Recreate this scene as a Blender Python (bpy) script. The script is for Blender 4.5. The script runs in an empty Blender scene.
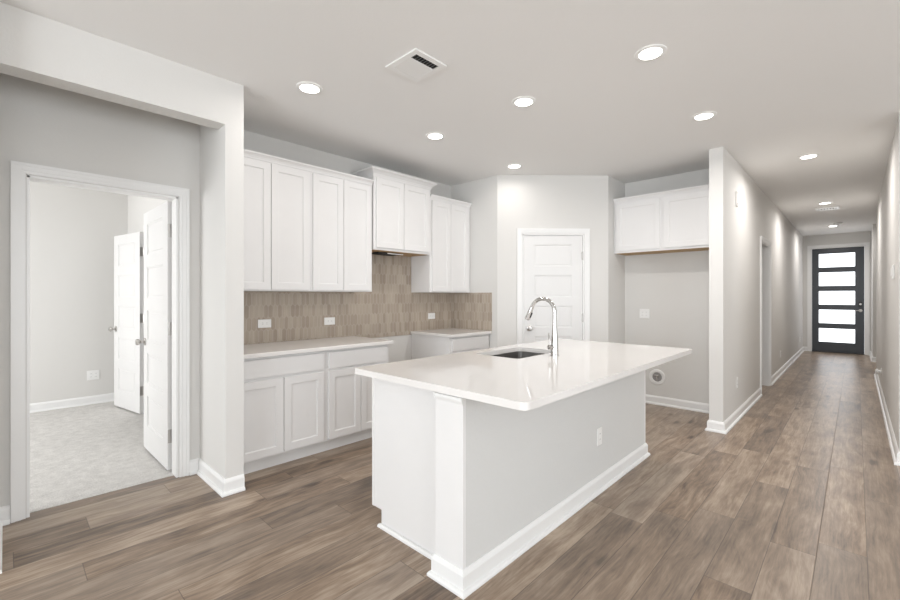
import bpy, bmesh, math
from mathutils import Vector, Matrix

# ------------------------------------------------------------------ camera
SC = bpy.context.scene
COL = SC.collection
EYE = 1.32
YAW = math.atan((856 - 450) / 425.0)
cam_d = bpy.data.cameras.new('camera')
cam_d.sensor_fit = 'HORIZONTAL'
cam_d.sensor_width = 36.0
cam_d.lens = 425.0 / 900.0 * 36.0
cam_d.shift_y = -4.0 / 900.0
cam_d.clip_start = 0.05
cam = bpy.data.objects.new('camera', cam_d)
cam.location = (0, 0, EYE)
cam.rotation_euler = (math.pi / 2, 0, YAW)
COL.objects.link(cam)
SC.camera = cam

# ------------------------------------------------------------------ world, daylight, exposure
SC.view_settings.view_transform = 'Standard'
SC.view_settings.look = 'None'
SC.view_settings.gamma = 1.0
SC.view_settings.use_curve_mapping = False
SC.view_settings.exposure = 0.20
W = bpy.data.worlds.new('sky'); SC.world = W; W.use_nodes = True
wbg = W.node_tree.nodes['Background']
wbg.inputs[0].default_value = (0.92, 0.96, 1.0, 1)
wbg.inputs[1].default_value = 1.5


def area(name, loc, rot, sx, sy, power, color):
    l = bpy.data.lights.new(name, 'AREA'); l.shape = 'RECTANGLE'
    l.size = sx; l.size_y = sy; l.energy = power; l.color = color
    o = bpy.data.objects.new(name, l); o.location = loc; o.rotation_euler = rot
    COL.objects.link(o)
    return o


R90 = math.pi / 2
TILT = math.radians(25)      # back and side lamps tipped up, added to lighten the ceiling
area('daylight_back_window', (-0.2, -4.98, 1.35), (R90 + TILT, 0, 0), 4.6, 2.2, 195, (0.90, 0.955, 1.0))
area('daylight_side_window', (4.28, 0.4, 1.35), (R90 + TILT, 0, R90), 4.6, 2.2, 104, (0.91, 0.96, 1.0))
area('daylight_bedroom_window', (-5.2, -2.48, 1.4), (R90, 0, 0), 2.0, 1.5, 61, (0.97, 0.985, 1.0))
LAMP_POWER = 3.2

# ------------------------------------------------------------------ materials


class NT:
    def __init__(s, name):
        s.m = bpy.data.materials.new(name); s.m.use_nodes = True
        s.t = s.m.node_tree; s.n = s.t.nodes
        s.b = s.n['Principled BSDF']

    def node(s, kind, **kw):
        x = s.n.new(kind)
        for k, v in kw.items():
            setattr(x, k, v)
        return x

    def link(s, a, b):
        s.t.links.new(a, b)

    def put(s, sock, v):
        if hasattr(v, 'links') or isinstance(v, bpy.types.NodeSocket):
            s.link(v, sock)
        else:
            sock.default_value = v

    def math(s, op, a, b=0.0, c=None):
        x = s.node('ShaderNodeMath', operation=op)
        s.put(x.inputs[0], a); s.put(x.inputs[1], b)
        if c is not None:
            s.put(x.inputs[2], c)
        return x.outputs[0]

    def mix(s, f, a, b):
        x = s.node('ShaderNodeMix', data_type='RGBA')
        s.put(x.inputs[0], f); s.put(x.inputs[6], a); s.put(x.inputs[7], b)
        return x.outputs[2]

    def pos(s):
        g = s.node('ShaderNodeNewGeometry')
        p = s.node('ShaderNodeSeparateXYZ'); s.link(g.outputs['Position'], p.inputs[0])
        return g.outputs['Position'], p.outputs[0], p.outputs[1], p.outputs[2]

    def vec(s, x, y, z):
        c = s.node('ShaderNodeCombineXYZ')
        s.put(c.inputs[0], x); s.put(c.inputs[1], y); s.put(c.inputs[2], z)
        return c.outputs[0]

    def noise(s, v, scale, detail=2.0, rough=0.5):
        x = s.node('ShaderNodeTexNoise')
        s.link(v, x.inputs['Vector']); x.inputs['Scale'].default_value = scale
        x.inputs['Detail'].default_value = detail; x.inputs['Roughness'].default_value = rough
        return x.outputs[0]

    def bump(s, h, strength, dist):
        x = s.node('ShaderNodeBump'); x.inputs['Strength'].default_value = strength
        x.inputs['Distance'].default_value = dist
        s.link(h, x.inputs['Height']); s.link(x.outputs[0], s.b.inputs['Normal'])


def c4(c):
    return (c[0], c[1], c[2], 1.0)


def plain(name, col, rough=0.5, metal=0.0, spec=None):
    m = NT(name); m.b.inputs['Base Color'].default_value = c4(col)
    m.b.inputs['Roughness'].default_value = rough; m.b.inputs['Metallic'].default_value = metal
    p = m.pos()[0]
    n = m.noise(p, 6.0, 2.0)
    k = m.math('MULTIPLY_ADD', n, 0.03, 0.985)
    mx = m.node('ShaderNodeMix', data_type='RGBA', blend_type='MULTIPLY'); mx.inputs[0].default_value = 1.0
    mx.inputs[6].default_value = c4(col); m.link(k, mx.inputs[7])
    m.link(mx.outputs[2], m.b.inputs['Base Color'])
    if spec is not None:
        m.b.inputs['Specular IOR Level'].default_value = spec
    return m.m


def orange_peel(name, col, rough=0.75, strength=0.25, scale=90.0):
    m = NT(name)
    p = m.pos()[0]
    big = m.noise(p, 1.3, 2.0)
    m.link(m.mix(m.math('MULTIPLY', big, 0.25), c4(col), c4([x * 0.95 for x in col])), m.b.inputs['Base Color'])
    m.b.inputs['Roughness'].default_value = rough
    m.b.inputs['Specular IOR Level'].default_value = 0.25
    m.bump(m.noise(p, scale, 3.0, 0.55), strength, 0.004)
    return m.m


def floor_mat():
    m = NT('oak_plank')
    p, x, y, z = m.pos()
    PW, PL = 0.187, 1.42
    xs = m.math('DIVIDE', m.math('SUBTRACT', x, 0.041 - 40 * PW), PW)
    row = m.math('FLOOR', xs); fx = m.math('FRACT', xs)
    wn = m.node('ShaderNodeTexWhiteNoise', noise_dimensions='1D'); m.link(row, wn.inputs['W'])
    ys = m.math('ADD', m.math('DIVIDE', m.math('ADD', y, 60.0), PL), m.math('MULTIPLY', wn.outputs[0], 7.0))
    idx = m.math('FLOOR', ys); fy = m.math('FRACT', ys)
    w2 = m.node('ShaderNodeTexWhiteNoise', noise_dimensions='2D'); m.link(m.vec(row, idx, 0.0), w2.inputs['Vector'])
    r = w2.outputs[0]
    sep = m.node('ShaderNodeSeparateColor'); m.link(w2.outputs[1], sep.inputs[0])
    r2 = sep.outputs[1]
    # grain: fine pores, cathedral figure and soft blotches, shifted for each plank
    gx = m.math('ADD', x, m.math('MULTIPLY', r, 31.0))
    gy = m.math('ADD', y, m.math('MULTIPLY', r2, 17.0))
    fine = m.noise(m.vec(m.math('MULTIPLY', gx, 85.0), m.math('MULTIPLY', gy, 4.0), r), 1.0, 3.0, 0.7)
    warp = m.noise(m.vec(m.math('MULTIPLY', gx, 5.0), m.math('MULTIPLY', gy, 1.6), r), 1.0, 2.0, 0.5)
    figx = m.math('ADD', m.math('MULTIPLY', gx, 9.0), m.math('MULTIPLY', warp, 1.8))
    mid = m.noise(m.vec(figx, m.math('MULTIPLY', gy, 0.75), r), 2.4, 5.0, 0.68)
    blot = m.noise(m.vec(m.math('MULTIPLY', gx, 7.0), m.math('MULTIPLY', gy, 3.2), r2), 1.0, 3.0, 0.6)
    kn = m.node('ShaderNodeTexVoronoi'); m.link(m.vec(m.math('MULTIPLY', gx, 4.2), m.math('MULTIPLY', gy, 1.5), r), kn.inputs['Vector'])
    kn.inputs['Scale'].default_value = 1.0
    knot = m.math('MAXIMUM', 0.0, m.math('SUBTRACT', 1.0, m.math('MULTIPLY', kn.outputs['Distance'], 6.5)))
    tone = m.math('ADD', m.math('MULTIPLY', r, 0.44),
                  m.math('ADD', m.math('MULTIPLY', m.math('SUBTRACT', mid, 0.5), 1.5),
                         m.math('ADD', m.math('MULTIPLY', m.math('SUBTRACT', fine, 0.5), 0.8),
                                m.math('SUBTRACT', m.math('MULTIPLY', m.math('SUBTRACT', blot, 0.5), 0.9),
                                       m.math('MULTIPLY', knot, 0.7)))))
    tone = m.math('ADD', tone, 0.29)
    cr = m.node('ShaderNodeValToRGB'); m.link(tone, cr.inputs[0])
    e = cr.color_ramp.elements
    e[0].position = 0.0; e[0].color = (0.085, 0.058, 0.040, 1)
    e[1].position = 1.0; e[1].color = (0.50, 0.395, 0.30, 1)
    k = cr.color_ramp.elements.new(0.5); k.color = (0.275, 0.197, 0.138, 1)
    grey = m.mix(m.math('MULTIPLY', r2, 0.28), cr.outputs[0], (0.29, 0.25, 0.215, 1))
    # seams
    ex = m.math('MULTIPLY', m.math('MINIMUM', fx, m.math('SUBTRACT', 1.0, fx)), PW)
    ey = m.math('MULTIPLY', m.math('MINIMUM', fy, m.math('SUBTRACT', 1.0, fy)), PL)
    sd = m.math('MINIMUM', ex, ey)
    seam = m.math('SUBTRACT', 1.0, m.math('MINIMUM', 1.0, m.math('DIVIDE', sd, 0.0026)))
    m.link(m.mix(m.math('MULTIPLY', seam, 0.8), grey, (0.055, 0.038, 0.028, 1)), m.b.inputs['Base Color'])
    rr = m.math('MULTIPLY_ADD', mid, 0.16, 0.24)
    m.link(rr, m.b.inputs['Roughness'])
    m.b.inputs['Specular IOR Level'].default_value = 0.45
    h = m.math('SUBTRACT', m.math('MULTIPLY', fine, 0.35), m.math('MULTIPLY', seam, 1.0))
    m.bump(h, 0.25, 0.002)
    return m.m


def picket_mat():
    m = NT('picket_tile')
    p, x, y, z = m.pos()
    TW, TP, TA, TB = 0.042, 0.110, 0.066, 0.044      # width, row pitch, half height at middle and at sides
    u = m.math('ADD', m.math('ADD', x, y), 20.0)
    v = m.math('ADD', z, 0.03)
    k = (TA - TB) / (TW / 2)

    def lattice(ox, oy):
        uu = m.math('DIVIDE', m.math('ADD', u, ox), TW); vv = m.math('DIVIDE', m.math('ADD', v, oy), TP * 2)
        iu = m.math('ROUND', uu); iv = m.math('ROUND', vv)
        dx = m.math('ABSOLUTE', m.math('MULTIPLY', m.math('SUBTRACT', uu, iu), TW))
        dy = m.math('ABSOLUTE', m.math('MULTIPLY', m.math('SUBTRACT', vv, iv), TP * 2))
        e1 = m.math('SUBTRACT', TW / 2, dx)
        e2 = m.math('MULTIPLY', m.math('SUBTRACT', TA, m.math('ADD', dy, m.math('MULTIPLY', dx, k))), 1 / math.sqrt(1 + k * k))
        return m.math('MINIMUM', e1, e2), iu, iv
    d1, a1, b1 = lattice(0.0, 0.0)
    d2, a2, b2 = lattice(TW / 2, TP)
    s = m.math('GREATER_THAN', d1, d2)
    d = m.math('MAXIMUM', d1, d2)
    inv = m.math('SUBTRACT', 1.0, s)
    ida = m.math('ADD', m.math('MULTIPLY', a1, s), m.math('MULTIPLY', m.math('ADD', a2, 0.37), inv))
    idb = m.math('ADD', m.math('MULTIPLY', b1, s), m.math('MULTIPLY', m.math('ADD', b2, 0.71), inv))
    wn = m.node('ShaderNodeTexWhiteNoise', noise_dimensions='2D'); m.link(m.vec(ida, idb, 0.0), wn.inputs['Vector'])
    cr = m.node('ShaderNodeValToRGB'); m.link(wn.outputs[0], cr.inputs[0])
    e = cr.color_ramp.elements
    e[0].position = 0.0; e[0].color = (0.370, 0.308, 0.250, 1)
    e[1].position = 1.0; e[1].color = (0.490, 0.422, 0.352, 1)
    q = cr.color_ramp.elements.new(0.5); q.color = (0.43, 0.362, 0.295, 1)
    streak = m.noise(m.vec(m.math('MULTIPLY', u, 60.0), m.math('MULTIPLY', v, 5.0), wn.outputs[0]), 1.0, 2.0)
    mx = m.node('ShaderNodeMix', data_type='RGBA', blend_type='MULTIPLY'); mx.inputs[0].default_value = 1.0
    m.link(cr.outputs[0], mx.inputs[6]); m.link(m.math('MULTIPLY_ADD', streak, 0.35, 0.82), mx.inputs[7])
    g = m.math('MINIMUM', 1.0, m.math('MAXIMUM', 0.0, m.math('DIVIDE', m.math('SUBTRACT', d, 0.0007), 0.0012)))
    m.link(m.mix(g, (0.50, 0.435, 0.37, 1), mx.outputs[2]), m.b.inputs['Base Color'])
    m.link(m.math('MULTIPLY_ADD', g, -0.4, 0.65), m.b.inputs['Roughness'])
    m.bump(g, 0.4, 0.0015)
    return m.m


def carpet_mat():
    m = NT('carpet')
    p = m.pos()[0]
    n = m.noise(p, 160.0, 3.0, 0.7); b = m.noise(p, 14.0, 3.0)
    f = m.math('ADD', m.math('MULTIPLY', n, 0.7), m.math('MULTIPLY', b, 0.3))
    cr = m.node('ShaderNodeValToRGB'); m.link(f, cr.inputs[0])
    e = cr.color_ramp.elements
    e[0].position = 0.3; e[0].color = (0.50, 0.48, 0.455, 1)
    e[1].position = 0.68; e[1].color = (0.86, 0.84, 0.81, 1)
    m.link(cr.outputs[0], m.b.inputs['Base Color'])
    m.b.inputs['Roughness'].default_value = 0.95
    m.b.inputs['Specular IOR Level'].default_value = 0.1
    m.bump(f, 0.8, 0.01)
    return m.m


def emit_mat(name, col, strength):
    m = NT(name)
    m.b.inputs['Base Color'].default_value = c4((0.9, 0.9, 0.9))
    m.b.inputs['Emission Color'].default_value = c4(col)
    m.b.inputs['Emission Strength'].default_value = strength
    m.b.inputs['Roughness'].default_value = 0.3
    return m.m


def frosted_mat():
    m = NT('frosted_glass')
    p, x, y, z = m.pos()
    n = m.noise(m.vec(m.math('MULTIPLY', x, 4.0), y, m.math('MULTIPLY', z, 30.0)), 1.0, 2.0)
    m.b.inputs['Base Color'].default_value = (0.3, 0.32, 0.34, 1)
    m.b.inputs['Emission Color'].default_value = (0.93, 0.96, 1.0, 1)
    m.link(m.math('MULTIPLY_ADD', n, 0.8, 1.6), m.b.inputs['Emission Strength'])  # glow put into the glass itself, standing in for daylight outside
    m.b.inputs['Roughness'].default_value = 0.25
    return m.m


def brushed(name, col, rough):
    m = NT(name)
    p, x, y, z = m.pos()
    n = m.noise(m.vec(m.math('MULTIPLY', x, 20.0), m.math('MULTIPLY', y, 20.0), m.math('MULTIPLY', z, 200.0)), 1.0, 2.0)
    m.b.inputs['Base Color'].default_value = c4(col); m.b.inputs['Metallic'].default_value = 1.0
    m.link(m.math('MULTIPLY_ADD', n, 0.12, rough), m.b.inputs['Roughness'])
    return m.m


def quartz_mat():
    m = NT('quartz')
    p = m.pos()[0]
    n = m.noise(p, 3.0, 5.0, 0.6)
    m.link(m.mix(n, (0.80, 0.775, 0.75, 1), (0.84, 0.815, 0.795, 1)), m.b.inputs['Base Color'])
    m.b.inputs['Roughness'].default_value = 0.07
    m.b.inputs['Specular IOR Level'].default_value = 0.5
    return m.m


def rawwood_mat():
    m = NT('raw_wood')
    p, x, y, z = m.pos()
    n = m.noise(m.vec(m.math('MULTIPLY', x, 40.0), m.math('MULTIPLY', y, 4.0), z), 1.0, 3.0)
    m.link(m.mix(n, (0.42, 0.27, 0.14, 1), (0.62, 0.43, 0.25, 1)), m.b.inputs['Base Color'])
    m.b.inputs['Roughness'].default_value = 0.7
    return m.m


WALL = orange_peel('wall_paint', (0.73, 0.715, 0.69), strength=0.18)
KNEE = orange_peel('knee_wall_paint', (0.70, 0.695, 0.68), strength=0.55, scale=55.0)
CEIL = orange_peel('ceiling_paint', (0.88, 0.87, 0.855), strength=0.15)
TRIM = plain('trim_paint', (0.86, 0.855, 0.845), 0.35)
CAB = plain('cabinet_paint', (0.82, 0.808, 0.80), 0.35)
DOORP = plain('door_paint', (0.79, 0.782, 0.772), 0.4)
FLOOR = floor_mat()
TILE = picket_mat()
CARPET = carpet_mat()
QUARTZ = quartz_mat()
STEEL = brushed('stainless', (0.30, 0.29, 0.28), 0.35)
CHROME = plain('chrome', (0.62, 0.61, 0.60), 0.06, 1.0)
NICKEL = plain('satin_nickel', (0.50, 0.48, 0.46), 0.3, 1.0)
BLACK = plain('black_plastic', (0.012, 0.012, 0.013), 0.4)
DARKD = plain('slate_door_paint', (0.024, 0.027, 0.033), 0.3)
PLAST = plain('white_plastic', (0.88, 0.875, 0.86), 0.3)
SLOT = plain('outlet_slot', (0.10, 0.10, 0.10), 0.6)
DUCT = plain('duct_dark', (0.03, 0.03, 0.03), 0.8)
RAW = rawwood_mat()
FROST = frosted_mat()
LENS = emit_mat('lamp_lens', (1.0, 0.96, 0.90), 9.0)
GREYP = plain('grey_plastic', (0.33, 0.32, 0.31), 0.4)

# ------------------------------------------------------------------ mesh helpers
ORIG = {}


class Fr:
    """frame on a surface: a runs along it, z up, n out of it"""
    def __init__(s, O, A, N):
        s.O = Vector(O); s.A = Vector(A).normalized(); s.N = Vector(N).normalized(); s.Z = Vector((0, 0, 1))

    def p(s, a, z, n):
        return s.O + s.A * a + s.Z * z + s.N * n


WORLD = Fr((0, 0, 0), (1, 0, 0), (0, 1, 0))        # a = x, n = y


def box(bm, fr, a0, a1, z0, z1, n0, n1):
    v = [bm.verts.new(fr.p(a, z, n)) for a in (a0, a1) for z in (z0, z1) for n in (n0, n1)]
    for q in ((0, 1, 3, 2), (4, 6, 7, 5), (0, 4, 5, 1), (2, 3, 7, 6), (0, 2, 6, 4), (1, 5, 7, 3)):
        bm.faces.new([v[i] for i in q])


def wbox(bm, x0, x1, y0, y1, z0, z1):
    box(bm, WORLD, x0, x1, z0, z1, y0, y1)


def slab(bm, fr, a0, a1, z0, z1, n0, n1, rects=(), back=False):
    """board with stepped recesses on the front (and back); rects: (a0, a1, z0, z1, depth)"""
    us = sorted({a0, a1} | {r[0] for r in rects} | {r[1] for r in rects})
    vs = sorted({z0, z1} | {r[2] for r in rects} | {r[3] for r in rects})

    def dep(i, j):
        if i < 0 or j < 0 or i >= len(us) - 1 or j >= len(vs) - 1:
            return None
        cu = (us[i] + us[i + 1]) / 2; cv = (vs[j] + vs[j + 1]) / 2
        d = 0.0
        for r in rects:
            if r[0] < cu < r[1] and r[2] < cv < r[3]:
                d = r[4]
        return d

    def side(n_of, nb):
        for i in range(len(us) - 1):
            for j in range(len(vs) - 1):
                n = n_of(dep(i, j))
                q = [(us[i], vs[j]), (us[i + 1], vs[j]), (us[i + 1], vs[j + 1]), (us[i], vs[j + 1])]
                bm.faces.new([bm.verts.new(fr.p(a, z, n)) for a, z in q])
                for (di, dj, e) in ((1, 0, (1, 2)), (0, 1, (2, 3)), (-1, 0, (3, 0)), (0, -1, (0, 1))):
                    o = dep(i + di, j + dj)
                    m = nb if o is None else n_of(o)
                    if abs(m - n) < 1e-9 or (o is not None and (di, dj) in ((-1, 0), (0, -1))):
                        continue
                    (p0, p1) = (q[e[0]], q[e[1]])
                    bm.faces.new([bm.verts.new(fr.p(*c)) for c in ((p0[0], p0[1], n), (p1[0], p1[1], n), (p1[0], p1[1], m), (p0[0], p0[1], m))])
    mid = (n0 + n1) / 2
    side(lambda d: n1 - d, mid)
    side((lambda d: n0 + d) if back else (lambda d: n0), mid)
    bmesh.ops.remove_doubles(bm, verts=bm.verts, dist=1e-5)


def run(bm, p0, p1, nrm, prof, e0=0, e1=0):
    """moulding: profile of (out, z) pushed along p0-p1; e = +1 outer mitre, -1 inner mitre"""
    p0 = Vector(p0); p1 = Vector(p1); d = (p1 - p0).normalized(); n = Vector(nrm).normalized()
    r0 = [bm.verts.new(p0 - d * (e0 * o) + n * o + Vector((0, 0, z))) for o, z in prof]
    r1 = [bm.verts.new(p1 + d * (e1 * o) + n * o + Vector((0, 0, z))) for o, z in prof]
    k = len(prof)
    for i in range(k):
        j = (i + 1) % k
        bm.faces.new((r0[i], r0[j], r1[j], r1[i]))
    bm.faces.new(r0); bm.faces.new(list(reversed(r1)))


def tube(bm, pts, radii, seg=20, cap=True):
    pts = [Vector(p) for p in pts]
    rings = []
    up = None
    for i, p in enumerate(pts):
        t = (pts[min(i + 1, len(pts) - 1)] - pts[max(i - 1, 0)]).normalized()
        if up is None:
            up = t.orthogonal().normalized()
        up = (up - t * up.dot(t)).normalized()
        s = t.cross(up)
        r = radii[i] if isinstance(radii, (list, tuple)) else radii
        rings.append([bm.verts.new(p + (up * math.cos(2 * math.pi * k / seg) + s * math.sin(2 * math.pi * k / seg)) * r) for k in range(seg)])
    for a, b in zip(rings, rings[1:]):
        for k in range(seg):
            bm.faces.new((a[k], a[(k + 1) % seg], b[(k + 1) % seg], b[k]))
    if cap:
        bm.faces.new(list(reversed(rings[0]))); bm.faces.new(rings[-1])


def lathe(bm, O, axis, prof, seg=32):
    """prof: (radius, distance along axis)"""
    O = Vector(O); ax = Vector(axis).normalized(); u = ax.orthogonal().normalized(); w = ax.cross(u)
    rings = []
    for r, h in prof:
        if r < 1e-6:
            rings.append([bm.verts.new(O + ax * h)])
        else:
            rings.append([bm.verts.new(O + ax * h + (u * math.cos(2 * math.pi * k / seg) + w * math.sin(2 * math.pi * k / seg)) * r) for k in range(seg)])
    for a, b in zip(rings, rings[1:]):
        for k in range(seg):
            j = (k + 1) % seg
            if len(a) == 1 and len(b) == 1:
                continue
            if len(a) == 1:
                bm.faces.new((a[0], b[j], b[k]))
            elif len(b) == 1:
                bm.faces.new((a[k], a[j], b[0]))
            else:
                bm.faces.new((a[k], a[j], b[j], b[k]))


def rrect(x0, x1, y0, y1, r, seg=6):
    out = []
    rs = r if isinstance(r, (list, tuple)) else [r] * 4
    for (cx, cy, a0, rr) in ((x1 - rs[0], y1 - rs[0], 0, rs[0]), (x0 + rs[1], y1 - rs[1], 90, rs[1]),
                             (x0 + rs[2], y0 + rs[2], 180, rs[2]), (x1 - rs[3], y0 + rs[3], 270, rs[3])):
        for k in range(seg + 1):
            a = math.radians(a0 + 90 * k / seg)
            out.append((cx + rr * math.cos(a), cy + rr * math.sin(a)))
    return out


def obj(name, bm, mat, parent=None, bevel=0.0, smooth=False, origin=None):
    if bevel == 0.0:
        pass
    bmesh.ops.remove_doubles(bm, verts=bm.verts, dist=1e-6)
    bmesh.ops.recalc_face_normals(bm, faces=bm.faces)
    o_w = Vector((0, 0, 0))
    if parent is not None:
        o_w = ORIG[parent.name]
    elif origin is not None:
        o_w = Vector(origin)
    else:
        xs = [v.co for v in bm.verts]
        o_w = Vector(((min(c.x for c in xs) + max(c.x for c in xs)) / 2, (min(c.y for c in xs) + max(c.y for c in xs)) / 2, min(c.z for c in xs)))
    bmesh.ops.translate(bm, verts=bm.verts, vec=-o_w)
    me = bpy.data.meshes.new(name); bm.to_mesh(me); bm.free()
    me.materials.append(mat)
    o = bpy.data.objects.new(name, me); COL.objects.link(o)
    if parent is not None:
        o.parent = parent
    else:
        o.location = o_w
    ORIG[o.name] = o_w
    if smooth:
        for p in me.polygons:
            p.use_smooth = True
        es = o.modifiers.new('edges', 'EDGE_SPLIT'); es.split_angle = math.radians(35)
    if bevel > 0:
        b = o.modifiers.new('bevel', 'BEVEL'); b.width = bevel; b.segments = 2
        b.limit_method = 'ANGLE'; b.angle_limit = math.radians(40)
    return o


def thing(name, label, cat, loc, group=None, kind=None):
    o = bpy.data.objects.new(name, None); o.location = loc; o.empty_display_size = 0.1
    COL.objects.link(o); ORIG[o.name] = Vector(loc)
    return tag(o, label, cat, group, kind)


def tag(o, label, cat, group=None, kind=None):
    o['label'] = label; o['category'] = cat
    if group:
        o['group'] = group
    if kind:
        o['kind'] = kind
    return o


def struct(name, bm, mat, label, cat, bevel=0.0):
    return tag(obj(name, bm, mat, bevel=bevel), label, cat, kind='structure')


NB = bmesh.new

# ------------------------------------------------------------------ plan of the rooms
H = 2.76
XC = -3.03            # face of the alcove header and its column
XA = -3.57            # wall with the bedroom door
XK = -3.84            # kitchen back wall
YR = 4.046            # short return wall
D0 = Vector((-3.085, YR, 0)); DA = Vector((1, 1, 0)).normalized(); DN = Vector((1, -1, 0)).normalized()
DL = 1.331
D1 = D0 + DA * DL
YF = 5.49             # back of the refrigerator recess
XH0, XH = -1.045, -0.925   # partition at the hall
YH = 4.78
XR = 0.245            # right wall of the hall
YE = 13.3             # front door wall
YO = 4.83             # start of the right wall

YA0, YA1, YCOL = -0.04, 1.011, 1.128

# floors and ceilings
bm = NB(); wbox(bm, XA - 0.06, 4.3, -5.0, YE + 0.2, -0.1, 0.0); wbox(bm, XK - 0.1, XA - 0.06, 1.9, YF, -0.1, 0.0); wbox(bm, XK, XA - 0.06, YCOL + 0.001, 1.9, -0.1, 0.0); struct('floor', bm, FLOOR, 'brown wood plank floor running through kitchen and hall', 'floor')
bm = NB(); wbox(bm, -6.9, XA - 0.06, -2.5, YCOL, -0.1, 0.003); wbox(bm, -6.9, XK - 0.12, YCOL, 1.9, -0.1, 0.003); struct('floor_bedroom', bm, CARPET, 'pale carpet on the bedroom floor beyond the open doorway', 'carpet')
bm = NB(); wbox(bm, -6.9, 4.3, -5.0, YE + 0.2, H, H + 0.1); struct('ceiling', bm, CEIL, 'off white ceiling over kitchen and hall', 'ceiling')

# left side: header, column, alcove, bedroom
ZHD = 2.462
bm = NB(); wbox(bm, XC - 0.135, XC, YA0, YA1, ZHD, H); wbox(bm, XA, XC, YA1, YCOL, 0, H)
struct('wall_header', bm, WALL, 'square column and dropped header framing the alcove of the bedroom door', 'wall')
BD0, BD1, BDZ = 0.09, 0.87, 2.04
bm = NB(); wbox(bm, XA - 0.12, XA, YA0 - 0.12, BD0, 0, H); wbox(bm, XA - 0.12, XA, BD1, YCOL, 0, H); wbox(bm, XA - 0.12, XA, BD0, BD1, BDZ, H)
struct('wall_alcove', bm, WALL, 'taupe alcove wall around the bedroom doorway', 'wall')
bm = NB(); wbox(bm, XA, -2.94, YA0 - 0.12, YA0, 0, H); wbox(bm, XC - 0.12, XC, -5.0, YA0 - 0.12, 0, H)
struct('wall_left', bm, WALL, 'wall at the left edge beside the alcove', 'wall')
BRX, BRY = -6.75, 1.085
bm = NB(); wbox(bm, BRX - 0.12, BRX, -2.5, 1.9, 0, H); struct('wall_bedroom_back', bm, WALL, 'bedroom wall facing the open doorway', 'wall')
CD0, CD1 = -5.67, -4.93
bm = NB(); wbox(bm, BRX, CD0, BRY, BRY + 0.042, 0, H); wbox(bm, CD1, XA - 0.12, BRY, BRY + 0.042, 0, H); wbox(bm, CD0, CD1, BRY, BRY + 0.042, BDZ, H)
struct('wall_bedroom_side', bm, WALL, 'bedroom side wall behind the two open doors', 'wall')
bm = NB(); wbox(bm, BRX, XK - 0.13, 1.8, 1.9, 0, H); struct('wall_closet', bm, WALL, 'closet wall behind the bedroom side doorway', 'wall')
bm = NB(); wbox(bm, BRX, -6.25, -2.62, -2.5, 0, H); wbox(bm, -4.15, XA, -2.62, -2.5, 0, H); wbox(bm, -6.25, -4.15, -2.62, -2.5, 0, 0.6); wbox(bm, -6.25, -4.15, -2.62, -2.5, 2.2, H)
struct('wall_bedroom_window', bm, WALL, 'bedroom wall holding the window', 'wall')

# kitchen walls
bm = NB(); wbox(bm, XK - 0.12, XK, YCOL, YR, 0, H); struct('wall_kitchen', bm, WALL, 'kitchen wall behind the long run of white cabinets', 'wall')
bm = NB()
wbox(bm, XK - 0.12, D0.x, YR, YR + 0.1, 0, H)
struct('wall_return', bm, WALL, 'short wall closing the end of the cabinet run', 'wall')
FD = Fr(D0, DA, DN)
PD0, PD1, PDZ = 0.302, 1.034, 2.055
bm = NB()
box(bm, FD, 0, PD0, 0, H, -0.115, 0); box(bm, FD, PD1, DL, 0, H, -0.115, 0); box(bm, FD, PD0, PD1, PDZ, H, -0.115, 0)
struct('wall_pantry', bm, WALL, 'angled wall holding the white pantry door', 'wall')
bm = NB(); wbox(bm, D1.x - 0.1, D1.x, D1.y + 0.001, YF, 0, H); struct('wall_pantry_side', bm, WALL, 'narrow wall between pantry and refrigerator recess', 'wall')
bm = NB(); wbox(bm, D1.x - 0.1, XH0, YF, YF + 0.12, 0, H); struct('wall_recess', bm, WALL, 'back wall of the empty refrigerator recess', 'wall')
HD0, HD1, HDZ = 7.0, 7.75, 2.05
bm = NB(); wbox(bm, XH0, XH, YH, HD0, 0, H); wbox(bm, XH0, XH, HD1, YE, 0, H); wbox(bm, XH0, XH, HD0, HD1, HDZ, H)
struct('wall_hall_left', bm, WALL, 'long hall wall starting at the free end beside the recess', 'wall')
bm = NB(); wbox(bm, -2.7, -2.6, YF + 0.12, 9.0, 0, H); wbox(bm, -2.6, XH0, 9.0, 9.1, 0, H)
struct('wall_side_room', bm, WALL, 'walls of the room off the hall', 'wall')
# front door wall
FO0, FO1, FOZ = -0.775, 0.150, 2.45
bm = NB(); wbox(bm, XH0, FO0, YE, YE + 0.14, 0, H); wbox(bm, FO1, 2.5, YE, YE + 0.14, 0, H); wbox(bm, FO0, FO1, YE, YE + 0.14, FOZ, H)
struct('wall_entry', bm, WALL, 'end wall of the hall holding the dark front door', 'wall')
# right walls
OP0, OP1 = 10.05, 12.0
bm = NB(); wbox(bm, XR, XR + 0.12, YO, OP0, 0, H); wbox(bm, XR + 0.12, 4.3, YO, YO + 0.12, 0, H)
struct('wall_hall_right', bm, WALL, 'long right hall wall with the white switch plate', 'wall')
bm = NB(); wbox(bm, XR, 2.5, OP1, OP1 + 0.12, 0, H); wbox(bm, XR, XR + 0.12, OP1 + 0.12, YE, 0, H); struct('wall_entry_right', bm, WALL, 'short wall just right of the front door', 'wall')
bm = NB(); wbox(bm, 2.5, 2.62, YO + 0.12, OP1 + 0.12, 0, H); wbox(bm, XR + 0.12, 2.5, OP0 - 0.12, OP0, 0, H)
struct('wall_side_passage', bm, WALL, 'passage wall off the right of the hall', 'wall')
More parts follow.
